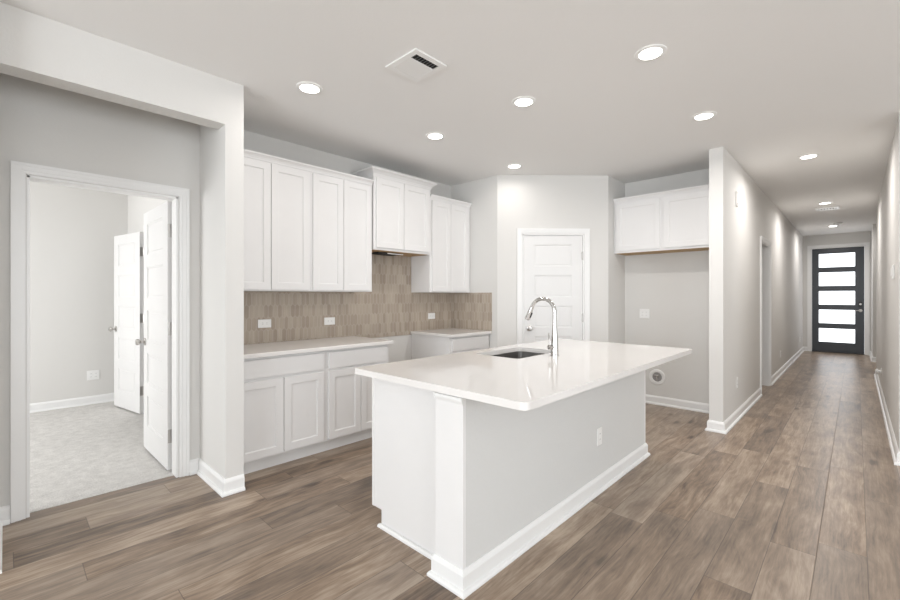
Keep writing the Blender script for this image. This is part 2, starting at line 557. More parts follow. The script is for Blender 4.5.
# walls behind the camera, with window openings
bm = NB()
wbox(bm, XC, 4.3, -5.12, -5.0, 0, 0.2); wbox(bm, XC, 4.3, -5.12, -5.0, 2.48, H); wbox(bm, XC, -2.55, -5.12, -5.0, 0.2, 2.48); wbox(bm, 2.15, 4.3, -5.12, -5.0, 0.2, 2.48)
struct('wall_back', bm, WALL, 'wall behind the viewer with wide windows', 'wall')
bm = NB()
wbox(bm, 4.3, 4.42, -5.0, YO + 0.12, 0, 0.2); wbox(bm, 4.3, 4.42, -5.0, YO + 0.12, 2.48, H); wbox(bm, 4.3, 4.42, -5.0, -1.95, 0.2, 2.48); wbox(bm, 4.3, 4.42, 2.75, YO + 0.12, 0.2, 2.48)
struct('wall_right', bm, WALL, 'far right wall with wide windows', 'wall')

# ------------------------------------------------------------------ baseboards
BB = [(0, 0), (0.030, 0), (0.030, 0.010), (0.024, 0.020), (0.015, 0.023), (0.015, 0.082), (0.011, 0.092), (0.004, 0.103), (0, 0.103)]


def baseboard(name, segs, label):
    b = NB()
    for (p0, p1, n, e0, e1) in segs:
        run(b, (p0[0], p0[1], 0), (p1[0], p1[1], 0), (n[0], n[1], 0), BB, e0, e1)
    struct(name, b, TRIM, label, 'baseboard')


CW = 0.07
baseboard('baseboard_column', [((XA, YA1), (XC, YA1), (0, -1), -1, 1), ((XC, YA1), (XC, YCOL), (1, 0), 1, 0)], 'white baseboard wrapping the foot of the square column')
baseboard('baseboard_alcove', [((XA, BD1 + CW), (XA, YA1), (1, 0), 0, -1), ((XA, YA0), (XA, BD0 - CW), (1, 0), -1, 0), ((XA, YA0), (-2.94, YA0), (0, 1), -1, 0)], 'white baseboard pieces in the alcove beside the door casing')
baseboard('baseboard_bedroom', [((BRX, -2.5), (BRX, BRY), (1, 0), 0, -1), ((BRX, BRY), (CD0 - CW, BRY), (0, -1), -1, 0)], 'white baseboard along the bedroom wall above the carpet')
baseboard('baseboard_recess', [((D1.x, YF), (XH0, YF), (0, -1), -1, -1), ((D1.x, D1.y), (D1.x, YF), (1, 0), 0, -1)], 'white baseboard at the back of the refrigerator recess')
baseboard('baseboard_hall_left', [((XH0, YH), (XH, YH), (0, -1), 1, 1), ((XH, YH), (XH, HD0 - CW), (1, 0), 1, 0), ((XH, HD1 + CW), (XH, YE), (1, 0), 0, -1), ((XH0, YF), (XH0, YH), (-1, 0), -1, 1)], 'white baseboard along the left hall wall')
baseboard('baseboard_entry', [((XH, YE), (FO0 - CW, YE), (0, -1), -1, 0), ((FO1 + CW, YE), (XR, YE), (0, -1), 0, -1), ((XR, YE), (XR, OP1), (-1, 0), -1, 1), ((XR, OP1), (2.5, OP1), (0, -1), 1, 0)], 'white baseboard pieces beside the dark front door')
baseboard('baseboard_hall_right', [((XR, YO), (XR, OP0), (-1, 0), 1, 0), ((XR, YO), (4.3, YO), (0, -1), 1, 0)], 'white baseboard along the right hall wall')
baseboard('baseboard_pantry', [(tuple((D0)[:2]), tuple((D0 + DA * (PD0 - CW))[:2]), tuple(DN[:2]), 0, 0), (tuple((D0 + DA * (PD1 + CW))[:2]), tuple(D1[:2]), tuple(DN[:2]), 0, 0)], 'white baseboard beside the pantry door')


# ------------------------------------------------------------------ door casings and jambs
def casing(name, fr, a0, a1, ztop, label, depth=0.12, w=0.062, back=False):
    b = NB()
    rv = 0.006
    j = 0.012
    steps = ((0.0, 0.30, 0.011), (0.30, 0.72, 0.016), (0.72, 1.0, 0.021))
    for (s0, s1, t) in steps:
        i0 = rv + w * s0; i1 = rv + w * s1
        box(b, fr, a0 - i1, a0 - i0, 0, ztop + i0, 0, t)
        box(b, fr, a1 + i0, a1 + i1, 0, ztop + i0, 0, t)
        box(b, fr, a0 - i1, a1 + i1, ztop + i0, ztop + i1, 0, t)
    box(b, fr, a0 - 0.002, a0 + j, 0, ztop, -depth, 0.002)
    box(b, fr, a1 - j, a1 + 0.002, 0, ztop, -depth, 0.002)
    box(b, fr, a0, a1, ztop - j, ztop + 0.002, -depth, 0.002)
    if back:
        for (lo, hi) in ((a0 - rv - w, a0 - rv), (a1 + rv, a1 + rv + w)):
            box(b, fr, lo, hi, 0, ztop + rv + w, -depth - 0.015, -depth)
        box(b, fr, a0 - rv - w, a1 + rv + w, ztop + rv, ztop + rv + w, -depth - 0.015, -depth)
    return struct(name, b, TRIM, label, 'door trim')


FA = Fr((XA, 0, 0), (0, 1, 0), (1, 0, 0))
casing('trim_1', FA, BD0, BD1, BDZ, 'white moulded casing around the open bedroom doorway')
casing('trim_2', FD, PD0, PD1, PDZ, 'white casing around the pantry door', depth=0.115)
FH = Fr((XH, 0, 0), (0, 1, 0), (1, 0, 0))
casing('trim_3', FH, HD0, HD1, HDZ, 'white casing around the side doorway in the left hall wall')
FE = Fr((0, YE, 0), (1, 0, 0), (0, -1, 0))
casing('trim_4', FE, FO0, FO1, FOZ, 'white casing around the dark front door', depth=0.14)
FB = Fr((0, BRY, 0), (1, 0, 0), (0, -1, 0))
casing('trim_5', FB, CD0, CD1, BDZ, 'white casing of the closet doorway inside the bedroom', depth=0.042)


# ------------------------------------------------------------------ doors
def five_panels(a0, a1, z0, z1):
    w = a1 - a0
    st = 0.125
    n = 5
    bot, top, rail = 0.20, 0.105, 0.105
    ph = ((z1 - z0) - bot - top - rail * (n - 1)) / n
    out = []
    for k in range(n):
        b = z0 + bot + k * (ph + rail)
        out += [(a0 + st, a1 - st, b, b + ph, 0.005), (a0 + st + 0.010, a1 - st - 0.010, b + 0.010, b + ph - 0.010, 0.009),
                (a0 + st + 0.022, a1 - st - 0.022, b + 0.022, b + ph - 0.022, 0.006)]
    return out


def knob(name, O, axis, parent, mat=None):
    b = NB()
    lathe(b, O, axis, [(0, 0), (0.032, 0), (0.032, 0.006), (0.026, 0.010), (0.011, 0.014), (0.011, 0.032), (0.020, 0.040), (0.027, 0.050), (0.027, 0.060), (0.020, 0.068), (0, 0.070)], 24)
    return obj(name, b, mat or NICKEL, parent, smooth=True)


def panel_door(name, fr, w, z0, z1, label, knob_a, knob_z, hinge_pts, hinge_n, knobs=(1,), thick=0.035, cat='door'):
    """fr origin at one bottom corner; face n = 0 towards the viewer, slab runs back to -thick"""
    o = thing(name, label, cat, fr.p(w / 2, z0, -thick / 2), kind='structure')
    b = NB(); slab(b, fr, 0, w, z0, z1, -thick, 0, five_panels(0, w, z0, z1), back=True)
    obj('door_panel', b, DOORP, o, bevel=0.0015)
    for s in knobs:
        k = knob('door_knob', fr.p(knob_a, knob_z, 0 if s > 0 else -thick), fr.N * s, o)
    for (a, z) in hinge_pts:
        b = NB()
        hinge_n(b, fr, a, z)
        h = obj('hinge', b, NICKEL, o)
    return o


# pantry door: closed, hinged on the right
def hinge_flat(b, fr, a, z):
    box(b, fr, a - 0.012, a + 0.010, z - 0.045, z + 0.045, 0.0005, 0.004)
    tube(b, [fr.p(a, z - 0.05, 0.008), fr.p(a, z + 0.05, 0.008)], 0.0065, 10)


FPD = Fr(FD.p(PD0 + 0.015, 0, -0.006), DA, DN)
pw = PD1 - PD0 - 0.030
panel_door('door_1', FPD, pw, 0.012, PDZ - 0.016, 'closed white five panel pantry door on the angled wall', 0.065, 0.935,
           [(pw + 0.002, 1.80), (pw + 0.002, 1.06), (pw + 0.002, 0.28)], hinge_flat)


# bedroom door: open, its hinge edge by the right jamb
def hinge_edge(b, fr, a, z):
    box(b, fr, a - 0.001, a + 0.003, z - 0.05, z + 0.05, -0.034, -0.002)
    tube(b, [fr.p(a + 0.005, z - 0.05, -0.038), fr.p(a + 0.005, z + 0.05, -0.038)], 0.007, 10)


bw = 0.745
ang = math.radians(180)
FBD = Fr((-3.715 - bw, 0.828, 0), (1, 0.012, 0), (0.012, -1, 0))
panel_door('door_2', FBD, bw, 0.02, BDZ - 0.01, 'open white bedroom door hinged at the doorway with dull metal hinges', 0.062, 0.93,
           [(bw, 1.81), (bw, 1.075), (bw, 0.27)], hinge_edge, knobs=(1, -1))
# closet door: swung back near the bedroom side wall
cw = 0.70
ca = math.radians(10.5)
cA = Vector((math.cos(ca), math.sin(ca), 0)); cN = Vector((math.sin(ca), -math.cos(ca), 0))
FCD = Fr(Vector((-5.71, 1.025, 0)) - cA * cw, cA, cN)
panel_door('door_3', FCD, cw, 0.02, BDZ - 0.01, 'white closet door standing open deeper inside the bedroom', 0.062, 0.93,
           [(cw, 1.81), (cw, 1.075), (cw, 0.27)], hinge_edge)


# side door off the hall: open into the side room, hinged on the far jamb
FSD = Fr((XH0 - 0.02 - 0.70, HD1 - 0.05, 0), (1, 0, 0), (0, -1, 0))


def hinge_jamb(b, fr, a, z):
    box(b, fr, a + 0.035, a + 0.062, z - 0.05, z + 0.05, 0.0355, 0.040)


panel_door('door_4', FSD, 0.70, 0.012, HDZ - 0.015, 'white side door swung open into the room off the hall', 0.062, 0.93,
           [(0.70, 1.80), (0.70, 1.07), (0.70, 0.27)], lambda b, fr, a, z: box(b, fr, a - 0.001, a + 0.05, z - 0.05, z + 0.05, -0.002, 0.0035), knobs=(1,))

# front door: dark frame, five frosted lights
FF = Fr((FO0 + 0.015, YE + 0.03, 0), (1, 0, 0), (0, -1, 0))
fw = FO1 - FO0 - 0.03
fz0, fz1 = 0.015, FOZ - 0.015
fd = thing('door_5', 'dark slate front door with five frosted glass panes', 'door', FF.p(fw / 2, fz0, -0.022), kind='structure')
ga0, ga1 = 0.122, fw - 0.150
panes = []
gz = [(c - 0.158, c + 0.158) for c in (0.402, 0.840, 1.277, 1.715, 2.152)]
b = NB()
box(b, FF, 0, ga0, fz0, fz1, -0.045, 0); box(b, FF, ga1, fw, fz0, fz1, -0.045, 0)
edges = [fz0] + [v for g in gz for v in g] + [fz1]
for i in range(0, len(edges), 2):
    box(b, FF, ga0, ga1, edges[i], edges[i + 1], -0.045, 0)
obj('door_frame', b, DARKD, fd, bevel=0.002)
for (z0, z1) in gz:
    b = NB(); box(b, FF, ga0, ga1, z0, z1, -0.028, -0.016); obj('glass_pane', b, FROST, fd)
b = NB()
box(b, FF, fw - 0.095, fw - 0.030, 1.075, 1.20, 0.0, 0.022)
lk = obj('door_lock', b, BLACK, fd, bevel=0.006)
b = NB(); lathe(b, FF.p(fw - 0.0625, 1.135, 0.022), FF.N, [(0, 0), (0.022, 0), (0.022, 0.008), (0, 0.010)], 20); obj('lock_turn', b, NICKEL, lk, smooth=True)
b = NB()
lathe(b, FF.p(fw - 0.0625, 0.99, 0), FF.N, [(0, 0), (0.034, 0), (0.034, 0.008), (0.012, 0.012), (0.012, 0.045), (0, 0.045)], 20)
tube(b, [FF.p(fw - 0.0625, 0.99, 0.042), FF.p(fw - 0.12, 0.99, 0.045), FF.p(fw - 0.17, 0.985, 0.043)], [0.010, 0.009, 0.007], 12)
obj('door_handle', b, NICKEL, fd, smooth=True)
b = NB(); wbox(b, FO0, FO1, YE + 0.005, YE + 0.13, 0, 0.013); struct('trim_6', b, BLACK, 'dark threshold under the front door', 'threshold')


# ------------------------------------------------------------------ cabinets
FK = Fr((XK, 0, 0), (0, 1, 0), (1, 0, 0))     # kitchen wall: a = y, n = distance from the wall


def shaker(fr, a0, a1, z0, z1, n0, t=0.019, st=0.057):
    b = NB()
    slab(b, fr, a0, a1, z0, z1, n0, n0 + t, [(a0 + st, a1 - st, z0 + st, z1 - st, 0.003), (a0 + st + 0.004, a1 - st - 0.004, z0 + st + 0.004, z1 - st - 0.004, 0.009)])
    return b


SMALL_CROWN = [(0, 0), (0.006, 0), (0.008, 0.012), (0.014, 0.026), (0.026, 0.040), (0.030, 0.043), (0.030, 0.054), (0, 0.054)]
BIG_CROWN = [(0, 0), (0.006, 0), (0.008, 0.012), (0.016, 0.030), (0.034, 0.050), (0.050, 0.060), (0.056, 0.063), (0.056, 0.078), (0, 0.078)]


def upper(label, fr, a0, a1, z0, z1, depth, doors, crown, e=(0, 0), rail=0.028, under=CAB, group='white wall cabinets', dz=(0.012, 0.012)):
    o = thing('upper_cabinet', label, 'cabinet', fr.p((a0 + a1) / 2, z0, depth / 2), group)
    b = NB(); box(b, fr, a0, a1, z0, z1, 0.0085, depth); obj('cabinet_body', b, CAB, o, bevel=0.001)
    for (d0, d1) in doors:
        obj('cabinet_door', shaker(fr, d0, d1, z0 + dz[0], z1 - dz[1], depth), CAB, o, bevel=0.0012)
    b = NB()
    zt = z1 - 0.004
    run(b, fr.p(a0, zt, depth), fr.p(a1, zt, depth), fr.N, crown, e[0], e[1])
    if e[0] > 0:
        run(b, fr.p(a0, zt, 0.002), fr.p(a0, zt, depth), -fr.A, crown, 0, 1)
    if e[1] > 0:
        run(b, fr.p(a1, zt, 0.002), fr.p(a1, zt, depth), fr.A, crown, 0, 1)
    obj('crown_molding', b, CAB, o)
    if under is not CAB:
        b = NB(); box(b, fr, a0 + 0.018, a1 - 0.018, z0 - 0.003, z0 + 0.001, 0.01, depth - 0.02); obj('cabinet_underside', b, under, o)
    return o


UD = 0.325
upper('white two door wall cabinet nearest the square column', FK, YCOL + 0.002, 1.880, 1.362, 2.430, UD, [(YCOL + 0.030, 1.517), (1.523, 1.862)], SMALL_CROWN)
upper('white two door wall cabinet just left of the taller hood cabinet', FK, 1.880, 2.543, 1.362, 2.430, UD, [(1.897, 2.206), (2.212, 2.525)], SMALL_CROWN)
hc = upper('short raised white cabinet with deep crown over the range gap', FK, 2.553, 3.338, 1.788, 2.528, UD + 0.015, [(2.580, 2.934), (2.940, 3.312)], BIG_CROWN, e=(1, 1), under=RAW, dz=(0.025, 0.012))
b = NB(); box(b, FK, 2.70, 3.00, 1.770, 1.786, 0.06, 0.22); obj('vent_opening', b, DUCT, hc)
b = NB(); tube(b, [FK.p(2.80, 1.772, 0.25), FK.p(2.92, 1.768, 0.27), FK.p(3.02, 1.774, 0.24)], 0.006, 8); obj('wire', b, PLAST, hc, smooth=True)
upper('white two door wall cabinet right of the range gap', FK, 3.343, YR - 0.006, 1.362, 2.430, UD, [(3.372, 3.675), (3.681, 3.985)], SMALL_CROWN)
FFR = Fr((0, YF, 0), (1, 0, 0), (0, -1, 0))
upper('wide white two door cabinet high over the refrigerator recess', FFR, D1.x + 0.004, XH0 - 0.004, 1.838, 2.450, 0.34,
      [(D1.x + 0.035, -1.612), (-1.572, XH0 - 0.030)], SMALL_CROWN, under=RAW, dz=(0.025, 0.016))

BDP = 0.63           # depth to the face frame
CZ0, CZ1 = 0.868, 0.900


def base(label, a0, a1, drawer, doors, zt=CZ0):
    o = thing('base_cabinet', label, 'cabinet', FK.p((a0 + a1) / 2, 0, 0.3), 'white base cabinets')
    b = NB(); box(b, FK, a0, a1, 0.10, zt, 0.002, BDP); obj('cabinet_body', b, CAB, o, bevel=0.001)
    b = NB(); box(b, FK, a0, a1, 0.0, 0.10, 0.002, BDP - 0.060); obj('toe_kick', b, TRIM, o)
    b = NB(); slab(b, FK, drawer[0], drawer[1], 0.712, 0.846, BDP, BDP + 0.019); obj('drawer_front', b, CAB, o, bevel=0.002)
    for (d0, d1) in doors:
        obj('cabinet_door', shaker(FK, d0, d1, 0.118, 0.690, BDP), CAB, o, bevel=0.0012)
    return o


base('white base cabinet with wide drawer against the square column', YCOL + 0.002, 1.850, (YCOL + 0.012, 1.828), [(YCOL + 0.012, 1.484), (1.490, 1.828)])
base('white base cabinet with wide drawer beside the range gap', 1.850, 2.515, (1.874, 2.490), [(1.874, 2.190), (2.196, 2.490)])
base('white base cabinet in the corner right of the range gap', 3.350, YR - 0.006, (3.385, 4.012), [(3.385, 3.695), (3.701, 4.012)])


def counter(label, a0, a1):
    b = NB(); box(b, FK, a0, a1, CZ0, CZ1, 0.0085, BDP + 0.048)
    return tag(obj('countertop', b, QUARTZ, bevel=0.004), label, 'countertop', 'white quartz countertops')


counter('long pale quartz countertop on the left base cabinets', YCOL + 0.002, 2.540)
counter('short pale quartz countertop in the corner right of the range gap', 3.330, YR - 0.009)

# backsplash
b = NB()
BS = 0.008
e1 = 0.007
box(b, FK, YCOL + 0.002, 2.545, 0.86, 1.361, 0.0005, BS)
box(b, FK, 2.545, 3.341, 0.86, 1.790, 0.0005, BS)
box(b, FK, 3.341, YR - 0.0005, 0.86, 1.361, 0.0005, BS)
tag(obj('backsplash', b, TILE), 'taupe elongated hexagon tile backsplash along the long cabinet wall', 'backsplash')
b = NB(); wbox(b, XK + BS + 0.001, -3.166, YR - BS, YR - 0.0005, CZ1 + 0.0005, 1.361)
tag(obj('backsplash', b, TILE), 'small square of elongated hexagon tile on the short wall beside the pantry', 'backsplash')

# ------------------------------------------------------------------ island
IX0, IX1 = -2.045, -1.263      # cabinet side, knee wall face
IY0, IY1 = 1.405, 3.668
IZ = 0.876
isl = thing('kitchen_island', 'white kitchen island with grey textured back on the wood floor', 'island', ((IX0 + IX1) / 2, (IY0 + IY1) / 2, 0))
b = NB(); 
for q in ((IX0, -1.432, IY0 + 0.085, IY0 + 0.105, 0.10, IZ), (IX0, -1.432, IY1 - 0.04, IY1 - 0.02, 0.10, IZ), (IX0, IX0 + 0.02, IY0 + 0.105, IY1 - 0.04, 0.10, IZ), (-1.452, -1.432, IY0 + 0.105, IY1 - 0.04, 0.10, IZ), (IX0 + 0.02, -1.452, IY0 + 0.105, IY1 - 0.04, 0.10, 0.12)):
    wbox(b, *q)
wbox(b, IX0 + 0.078, -1.432, IY0 + 0.085, IY1 - 0.02, 0.0, 0.10)
obj('cabinet_body', b, CAB, isl, bevel=0.0015)
b = NB(); wbox(b, IX0 + 0.02, -1.432, IY0 + 0.080, IY0 + 0.087, 0.10, IZ); wbox(b, IX0 - 0.002, IX0 + 0.02, IY0 + 0.078, IY0 + 0.087, 0.10, IZ)
obj('end_panel', b, CAB, isl)
b = NB(); wbox(b, -1.432, IX1, IY0 + 0.012, IY1 - 0.012, 0.0, IZ); kw = obj('knee_wall', b, KNEE, isl)
kw['label'] = 'grey textured painted back'
for (y0, y1) in ((IY0, IY0 + 0.02), (IY1 - 0.02, IY1)):
    b = NB(); wbox(b, -1.436, IX1 + 0.001, y0, y1, 0.0, IZ); obj('post_face', b, CAB, isl, bevel=0.001)
CAP = [(0, 0), (0.003, 0), (0.010, 0.016), (0.010, 0.030), (0, 0.030)]
b = NB(); run(b, (-1.436, IY0, 0.836), (IX1 + 0.001, IY0, 0.836), (0, -1, 0), CAP, 0, 0); run(b, (-1.436, IY0 + 0.02, 0.836), (-1.436, IY0, 0.836), (-1, 0, 0), CAP, 0, 1); obj('cap_trim', b, TRIM, isl)
b = NB()
run(b, (-1.436, IY0, 0), (IX1, IY0, 0), (0, -1, 0), BB, 1, 1)
run(b, (IX1, IY0, 0), (IX1, IY1, 0), (1, 0, 0), BB, 1, 1)
run(b, (IX1, IY1, 0), (-1.436, IY1, 0), (0, 1, 0), BB, 1, 1)
run(b, (-1.436, IY0 + 0.08, 0), (-1.436, IY0, 0), (-1, 0, 0), BB, 0, 1)
obj('baseboard', b, TRIM, isl)
SHOE = [(0, 0), (0.016, 0), (0.015, 0.010), (0.009, 0.018), (0, 0.020)]
b = NB(); run(b, (IX0 + 0.078, IY0 + 0.082, 0), (-1.437, IY0 + 0.082, 0), (0, -1, 0), SHOE, 1, 0); obj('shoe_molding', b, TRIM, isl)

# island top with a sink opening
TX0, TX1, TY0, TY1, TZ = -2.074, -0.915, 1.376, 3.685, 0.910
SX0, SX1, SY0, SY1 = -1.965, -1.592, 2.305, 2.865
b = NB()
outer = rrect(TX0, TX1, TY0, TY1, [0.03, 0.012, 0.012, 0.035], 8)
inner = rrect(SX0, SX1, SY0, SY1, 0.03, 6)


def ring_plate(b, outer, inner, z0, z1):
    for z, flip in ((z1, False), (z0, True)):
        vo = [b.verts.new((x, y, z)) for x, y in outer]; vi = [b.verts.new((x, y, z)) for x, y in inner]
        eds = [b.edges.new((vo[i], vo[(i + 1) % len(vo)])) for i in range(len(vo))] + [b.edges.new((vi[i], vi[(i + 1) % len(vi)])) for i in range(len(vi))]
        bmesh.ops.triangle_fill(b, edges=eds, use_beauty=True)
    for loop in (outer, inner):
        k = len(loop)
        for i in range(k):
            p, q = loop[i], loop[(i + 1) % k]
            b.faces.new([b.verts.new((p[0], p[1], z0)), b.verts.new((q[0], q[1], z0)), b.verts.new((q[0], q[1], z1)), b.verts.new((p[0], p[1], z1))])
    bmesh.ops.remove_doubles(b, verts=b.verts, dist=1e-6)


ring_plate(b, outer, inner, IZ + 0.001, TZ)
tag(obj('countertop', b, QUARTZ, bevel=0.003), 'large white quartz top of the kitchen island', 'countertop', 'white quartz countertops')

# sink
sk = thing('kitchen_sink', 'stainless undermount sink set into the island top', 'sink', ((SX0 + SX1) / 2, (SY0 + SY1) / 2, 0.66))
b = NB()
levels = [(-0.004, IZ - 0.001), (-0.004, 0.72), (0.012, 0.69), (0.04, 0.68)]
rings = []
for (ins, z) in levels:
    rings.append([b.verts.new((x, y, z)) for x, y in rrect(SX0 + ins, SX1 - ins, SY0 + ins, SY1 - ins, 0.03, 6)])
for r0, r1 in zip(rings, rings[1:]):
    k = len(r0)
    for i in range(k):
        b.faces.new((r0[i], r0[(i + 1) % k], r1[(i + 1) % k], r1[i]))
b.faces.new(rings[-1])
obj('basin', b, STEEL, sk, smooth=True)
b = NB(); lathe(b, ((SX0 + SX1) / 2, (SY0 + SY1) / 2, 0.6805), (0, 0, 1), [(0, 0.001), (0.02, 0.001), (0.03, 0.004), (0.042, 0.004), (0.046, 0)], 24); obj('drain', b, CHROME, sk, smooth=True)

# faucet
FX, FY = -1.492, 2.60
fc = thing('kitchen_faucet', 'tall chrome gooseneck faucet beside the sink on the island', 'faucet', (FX, FY, TZ))
b = NB(); lathe(b, (FX, FY, TZ), (0, 0, 1), [(0, 0), (0.028, 0), (0.028, 0.008), (0.025, 0.012), (0.024, 0.07), (0.0215, 0.11), (0.0155, 0.20), (0.0135, 0.25), (0, 0.25)], 28); obj('faucet_body', b, CHROME, fc, smooth=True)
Rg = 0.094
pts = [(FX, FY, TZ + 0.24), (FX, FY, TZ + 0.295)]
cz = TZ + 0.297
for k in range(0, 21):
    a = math.radians(k * 160 / 20)
    pts.append((FX - Rg + Rg * math.cos(a), FY, cz + Rg * math.sin(a)))
end = Vector(pts[-1]); tang = (Vector(pts[-1]) - Vector(pts[-2])).normalized()
b = NB(); tube(b, pts, 0.0135, 20); obj('spout', b, CHROME, fc, smooth=True)
b = NB(); tube(b, [end, end + tang * 0.01, end + tang * 0.05, end + tang * 0.092, end + tang * 0.096], [0.0135, 0.0155, 0.0175, 0.020, 0.016], 20)
sp = obj('spray_head', b, CHROME, fc, smooth=True)
b = NB()
side = Vector((0, -1, 0))
u2 = tang.cross(side)
q = end + tang * 0.055 + (u2 if u2.x > 0 else -u2) * 0.0135
tube(b, [q - tang * 0.022, q - tang * 0.018, q + tang * 0.018, q + tang * 0.022], [0.004, 0.0085, 0.0085, 0.004], 12)
obj('spray_button', b, BLACK, sp, smooth=True)
b = NB()
hd = Vector((-0.35, -0.94, 0)).normalized()
h0 = Vector((FX, FY, TZ + 0.062))
tube(b, [h0, h0 + hd * 0.050, h0 + hd * 0.052], [0.0165, 0.0165, 0.012], 18)
tube(b, [h0 + hd * 0.040 + Vector((0, 0, 0.01)), h0 + hd * 0.046 + Vector((0, 0, 0.05)), h0 + hd * 0.052 + Vector((0, 0, 0.095))], [0.006, 0.005, 0.004], 10)
obj('handle', b, CHROME, fc, smooth=True)


# ------------------------------------------------------------------ outlets, switches, valve box, door stop
def plate(name, label, cat, fr, a, z, w, h, group, kind='outlet', horiz=False):
    o = thing(name, label, cat, fr.p(a, z, 0), group)
    b = NB(); box(b, fr, a - w / 2, a + w / 2, z - h / 2, z + h / 2, 0.0003, 0.006 if kind == 'outlet' else 0.012); obj('cover_plate', b, PLAST, o, bevel=0.0025)
    if kind == 'outlet':
        n = 1 if max(w, h) < 0.13 and min(w, h) < 0.09 else 2
        cen = [(a, z)] if n == 1 else ([(a - 0.023, z), (a + 0.023, z)])
        for (ca_, cz_) in cen:
            b = NB()
            dw, dh = (0.066, 0.033) if horiz else (0.033, 0.066)
            box(b, fr, ca_ - dw / 2, ca_ + dw / 2, cz_ - dh / 2, cz_ + dh / 2, 0.005, 0.0075)
            s = obj('socket', b, PLAST, o, bevel=0.001)
            for sg in (-1, 1):
                b = NB()
                for k in (-1, 1):
                    if horiz:
                        box(b, fr, ca_ + sg * 0.019 - 0.0045, ca_ + sg * 0.019 + 0.0045, cz_ + k * 0.006 - 0.001, cz_ + k * 0.006 + 0.001, 0.007, 0.0079)
                    else:
                        box(b, fr, ca_ + k * 0.006 - 0.001, ca_ + k * 0.006 + 0.001, cz_ + sg * 0.019 - 0.0045, cz_ + sg * 0.019 + 0.0045, 0.007, 0.0079)
                obj('slots', b, SLOT, s)
    elif kind == 'switch':
        n = 2 if w > 0.1 else 1
        for k in range(n):
            ca_ = a + (k - (n - 1) / 2) * 0.046
            b = NB(); box(b, fr, ca_ - 0.017, ca_ + 0.017, z - 0.033, z + 0.033, 0.011, 0.020); obj('switch_rocker', b, PLAST, o, bevel=0.002)
    return o


FT = Fr((XK + BS, 0, 0), (0, 1, 0), (1, 0, 0))
plate('wall_outlet', 'white sideways outlet on the tile closest to the square column', 'outlet', FT, 1.605, 1.073, 0.118, 0.074, 'backsplash outlets', horiz=True)
plate('wall_outlet', 'white sideways outlet on the tile just left of the range gap', 'outlet', FT, 2.255, 1.068, 0.118, 0.074, 'backsplash outlets', horiz=True)
plate('wall_outlet', 'white sideways outlet on the tile right of the range gap', 'outlet', FT, 3.675, 1.071, 0.118, 0.074, 'backsplash outlets', horiz=True)
FI = Fr((IX1, 0, 0), (0, 1, 0), (1, 0, 0))
plate('wall_outlet', 'white upright outlet on the grey back of the island', 'outlet', FI, 2.79, 0.366, 0.072, 0.116, 'wall outlets')
plate('wall_outlet', 'white outlet low on the hall wall near its free end', 'outlet', FH, 5.42, 0.39, 0.072, 0.116, 'wall outlets')
plate('wall_outlet', 'white outlet low on the hall wall just past the side doorway', 'outlet', FH, 9.05, 0.34, 0.072, 0.116, 'wall outlets')
plate('wall_outlet', 'white outlet low on the left hall wall closest to the front door', 'outlet', FH, 12.5, 0.33, 0.072, 0.116, 'wall outlets')
FBR = Fr((BRX, 0, 0), (0, 1, 0), (1, 0, 0))
plate('wall_outlet', 'white double outlet low on the bedroom wall above the carpet', 'outlet', FBR, 0.745, 0.353, 0.118, 0.116, 'wall outlets')
plate('wall_outlet', 'white outlet high on the back wall of the refrigerator recess', 'outlet', FFR, -1.90, 1.10, 0.118, 0.116, 'wall outlets')
FRW = Fr((XR, 0, 0), (0, -1, 0), (-1, 0, 0))
plate('light_switch', 'white double switch plate on the right hall wall', 'light switch', FRW, -5.45, 1.535, 0.125, 0.120, None, kind='switch')
ch = thing('door_chime', 'small white chime box high on the left hall wall', 'chime', FH.p(5.40, 2.30, 0))
b = NB(); box(b, FH, 5.355, 5.445, 2.275, 2.435, 0.0005, 0.011); obj('chime_cover', b, orange_peel('chime_plastic', (0.80, 0.78, 0.755), 0.4, 0.02), ch, bevel=0.006)
for z in (2.29, 2.305, 2.42):
    b = NB(); box(b, FH, 5.37, 5.43, z - 0.003, z + 0.003, 0.0105, 0.0116); obj('slot', b, GREYP, ch)

# round valve recess on the refrigerator wall
vb = thing('valve_box', 'round white water valve box low in the refrigerator recess', 'valve box', FFR.p(-1.752, 0.333, 0))
b = NB(); lathe(b, FFR.p(-1.752, 0.333, 0.0005), FFR.N, [(0.060, 0), (0.094, 0), (0.094, 0.006), (0.088, 0.011), (0.064, 0.011), (0.060, 0.006), (0.056, 0.001), (0, 0.001)], 36); obj('box_rim', b, PLAST, vb, smooth=True)
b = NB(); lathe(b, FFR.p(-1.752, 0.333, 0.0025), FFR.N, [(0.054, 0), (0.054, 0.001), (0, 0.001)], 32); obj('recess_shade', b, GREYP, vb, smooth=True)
b = NB()
tube(b, [FFR.p(-1.752, 0.285, 0.014), FFR.p(-1.752, 0.345, 0.014)], 0.009, 12)
tube(b, [FFR.p(-1.775, 0.352, 0.02), FFR.p(-1.729, 0.352, 0.02)], 0.010, 12)
obj('valve', b, CHROME, vb, smooth=True)

# door stop on the right baseboard
ds = thing('door_stop', 'small white door stop sticking out low from the right hall wall', 'door stop', (XR, 8.05, 0.29))
b = NB(); lathe(b, (XR - 0.0005, 8.05, 0.315), (-1, 0, 0), [(0, 0), (0.05, 0), (0.05, 0.004), (0.02, 0.010), (0.016, 0.026), (0.026, 0.028), (0.034, 0.036), (0.034, 0.046), (0.024, 0.054), (0, 0.055)], 20); obj('bumper', b, PLAST, ds, smooth=True)


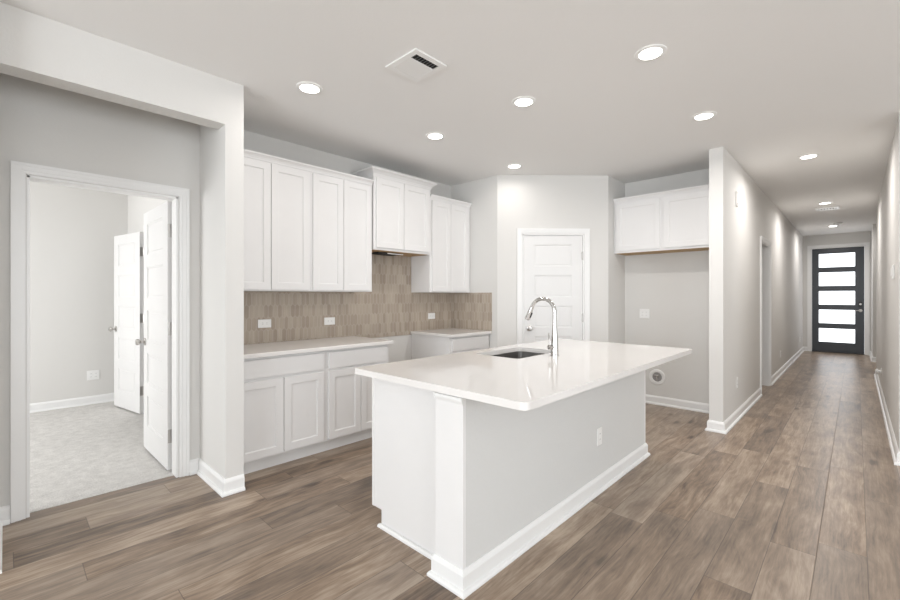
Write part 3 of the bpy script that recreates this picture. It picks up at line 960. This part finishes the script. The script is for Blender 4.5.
# ------------------------------------------------------------------ ceiling fixtures
def can_light(x, y, label, power):
    o = thing('recessed_light', label, 'ceiling light', (x, y, H), 'recessed ceiling lights')
    b = NB(); lathe(b, (x, y, H - 0.0005), (0, 0, -1), [(0.088, 0), (0.088, 0.003), (0.082, 0.006), (0.066, 0.007), (0.062, 0.004)], 40); obj('trim_ring', b, PLAST, o, smooth=True)
    b = NB(); lathe(b, (x, y, H - 0.001), (0, 0, -1), [(0.064, 0.0), (0.064, 0.004), (0.04, 0.006), (0, 0.0065)], 40); obj('lens', b, LENS, o, smooth=True)
    l = bpy.data.lights.new('lamp', 'AREA'); l.shape = 'DISK'; l.size = 0.13; l.energy = power; l.color = (1.0, 0.965, 0.935); l.spread = math.radians(168)
    lo = bpy.data.objects.new('lamp', l); lo.parent = o; lo.location = (0, 0, -0.012); COL.objects.link(lo)
    return o


for (x, y, lab, pw_) in (
        (-2.736, 1.456, 'round recessed ceiling light in front of the wall cabinet nearest the column', 1.0),
        (-2.736, 2.672, 'round recessed ceiling light in front of the raised hood cabinet', 1.0),
        (-2.736, 3.895, 'round recessed ceiling light close to the angled pantry wall', 0.6),
        (-1.780, 2.655, 'round recessed ceiling light above the island sink', 1.0),
        (-0.880, 2.640, 'largest looking recessed ceiling light, nearest the viewer over the floor by the island', 1.0),
        (-0.880, 3.860, 'round recessed ceiling light just before the free end of the hall wall', 4.0),
        (-0.355, 5.725, 'first recessed ceiling light inside the hall, over its near end', 3.6),
        (-0.347, 8.770, 'recessed ceiling light in the hall beside the small white vent', 4.0),
        (-0.342, 11.764, 'recessed ceiling light closest to the front door', 4.0)):
    can_light(x, y, lab, LAMP_POWER * pw_)

# square ceiling register over the kitchen
vx0, vx1, vy0, vy1 = -2.130, -1.845, 1.645, 1.905
av = thing('air_vent', 'square white ceiling vent with dark slots over the kitchen', 'air vent', ((vx0 + vx1) / 2, (vy0 + vy1) / 2, H))
b = NB()
fr_ = 0.036
for (x0, x1, y0, y1) in ((vx0, vx1, vy0, vy0 + fr_), (vx0, vx1, vy1 - fr_, vy1), (vx0, vx0 + fr_, vy0 + fr_, vy1 - fr_), (vx1 - fr_, vx1, vy0 + fr_, vy1 - fr_)):
    wbox(b, x0, x1, y0, y1, H - 0.010, H - 0.0005)
obj('vent_frame', b, PLAST, av)
b = NB(); wbox(b, vx0 + fr_, vx1 - fr_, vy0 + fr_, vy1 - fr_, H - 0.002, H - 0.0006); obj('duct', b, DUCT, av)
b = NB()
x = vx0 + fr_ + 0.004
xs1 = vx1 - fr_ - 0.055
i = 0
while x < xs1:
    v = [b.verts.new(c) for c in ((x, vy0 + fr_, H - 0.011), (x + 0.015, vy0 + fr_, H - 0.0055), (x + 0.015, vy1 - fr_, H - 0.0055), (x, vy1 - fr_, H - 0.011))]
    w_ = [b.verts.new(q.co + Vector((0, 0, 0.001))) for q in v]
    b.faces.new(v); b.faces.new(w_)
    for k in range(4):
        b.faces.new((v[k], v[(k + 1) % 4], w_[(k + 1) % 4], w_[k]))
    x += 0.0175
obj('louver', b, PLAST, av)
b = NB()
y = vy0 + fr_ + 0.006
while y < vy1 - fr_:
    v = [b.verts.new(c) for c in ((xs1 + 0.004, y, H - 0.0095), (vx1 - fr_, y, H - 0.0095), (vx1 - fr_, y + 0.006, H - 0.003), (xs1 + 0.004, y + 0.006, H - 0.003))]
    w_ = [b.verts.new(q.co + Vector((0, 0, 0.001))) for q in v]
    b.faces.new(v); b.faces.new(w_)
    for k in range(4):
        b.faces.new((v[k], v[(k + 1) % 4], w_[(k + 1) % 4], w_[k]))
    y += 0.022
obj('damper_fin', b, GREYP, av)

# hall register
hv = thing('air_vent', 'small rectangular white vent on the hall ceiling', 'air vent', (-0.34, 9.33, H))
b = NB()
for (x0, x1, y0, y1) in ((-0.485, -0.195, 9.21, 9.245), (-0.485, -0.195, 9.415, 9.45), (-0.485, -0.45, 9.245, 9.415), (-0.23, -0.195, 9.245, 9.415)):
    wbox(b, x0, x1, y0, y1, H - 0.014, H - 0.0005)
obj('vent_frame', b, PLAST, hv)
b = NB(); wbox(b, -0.45, -0.23, 9.245, 9.415, H - 0.003, H - 0.0006); obj('duct', b, GREYP, hv)
b = NB()
for k in range(6):
    xk = -0.44 + k * 0.036
    wbox(b, xk, xk + 0.02, 9.245, 9.415, H - 0.013, H - 0.0035)
obj('louver', b, PLAST, hv)

# smoke detector
sd = thing('smoke_detector', 'round smoke detector on the hall ceiling near the front door', 'smoke detector', (-0.26, 11.30, H))
b = NB(); lathe(b, (-0.26, 11.30, H - 0.0005), (0, 0, -1), [(0, 0), (0.068, 0), (0.070, 0.012), (0.064, 0.030), (0.045, 0.040), (0, 0.042)], 28); obj('detector_body', b, PLAST, sd, smooth=True)
b = NB(); lathe(b, (-0.26, 11.30, H - 0.042), (0, 0, -1), [(0.02, -0.001), (0.02, 0.002), (0, 0.003)], 16); obj('test_button', b, GREYP, sd, smooth=True)
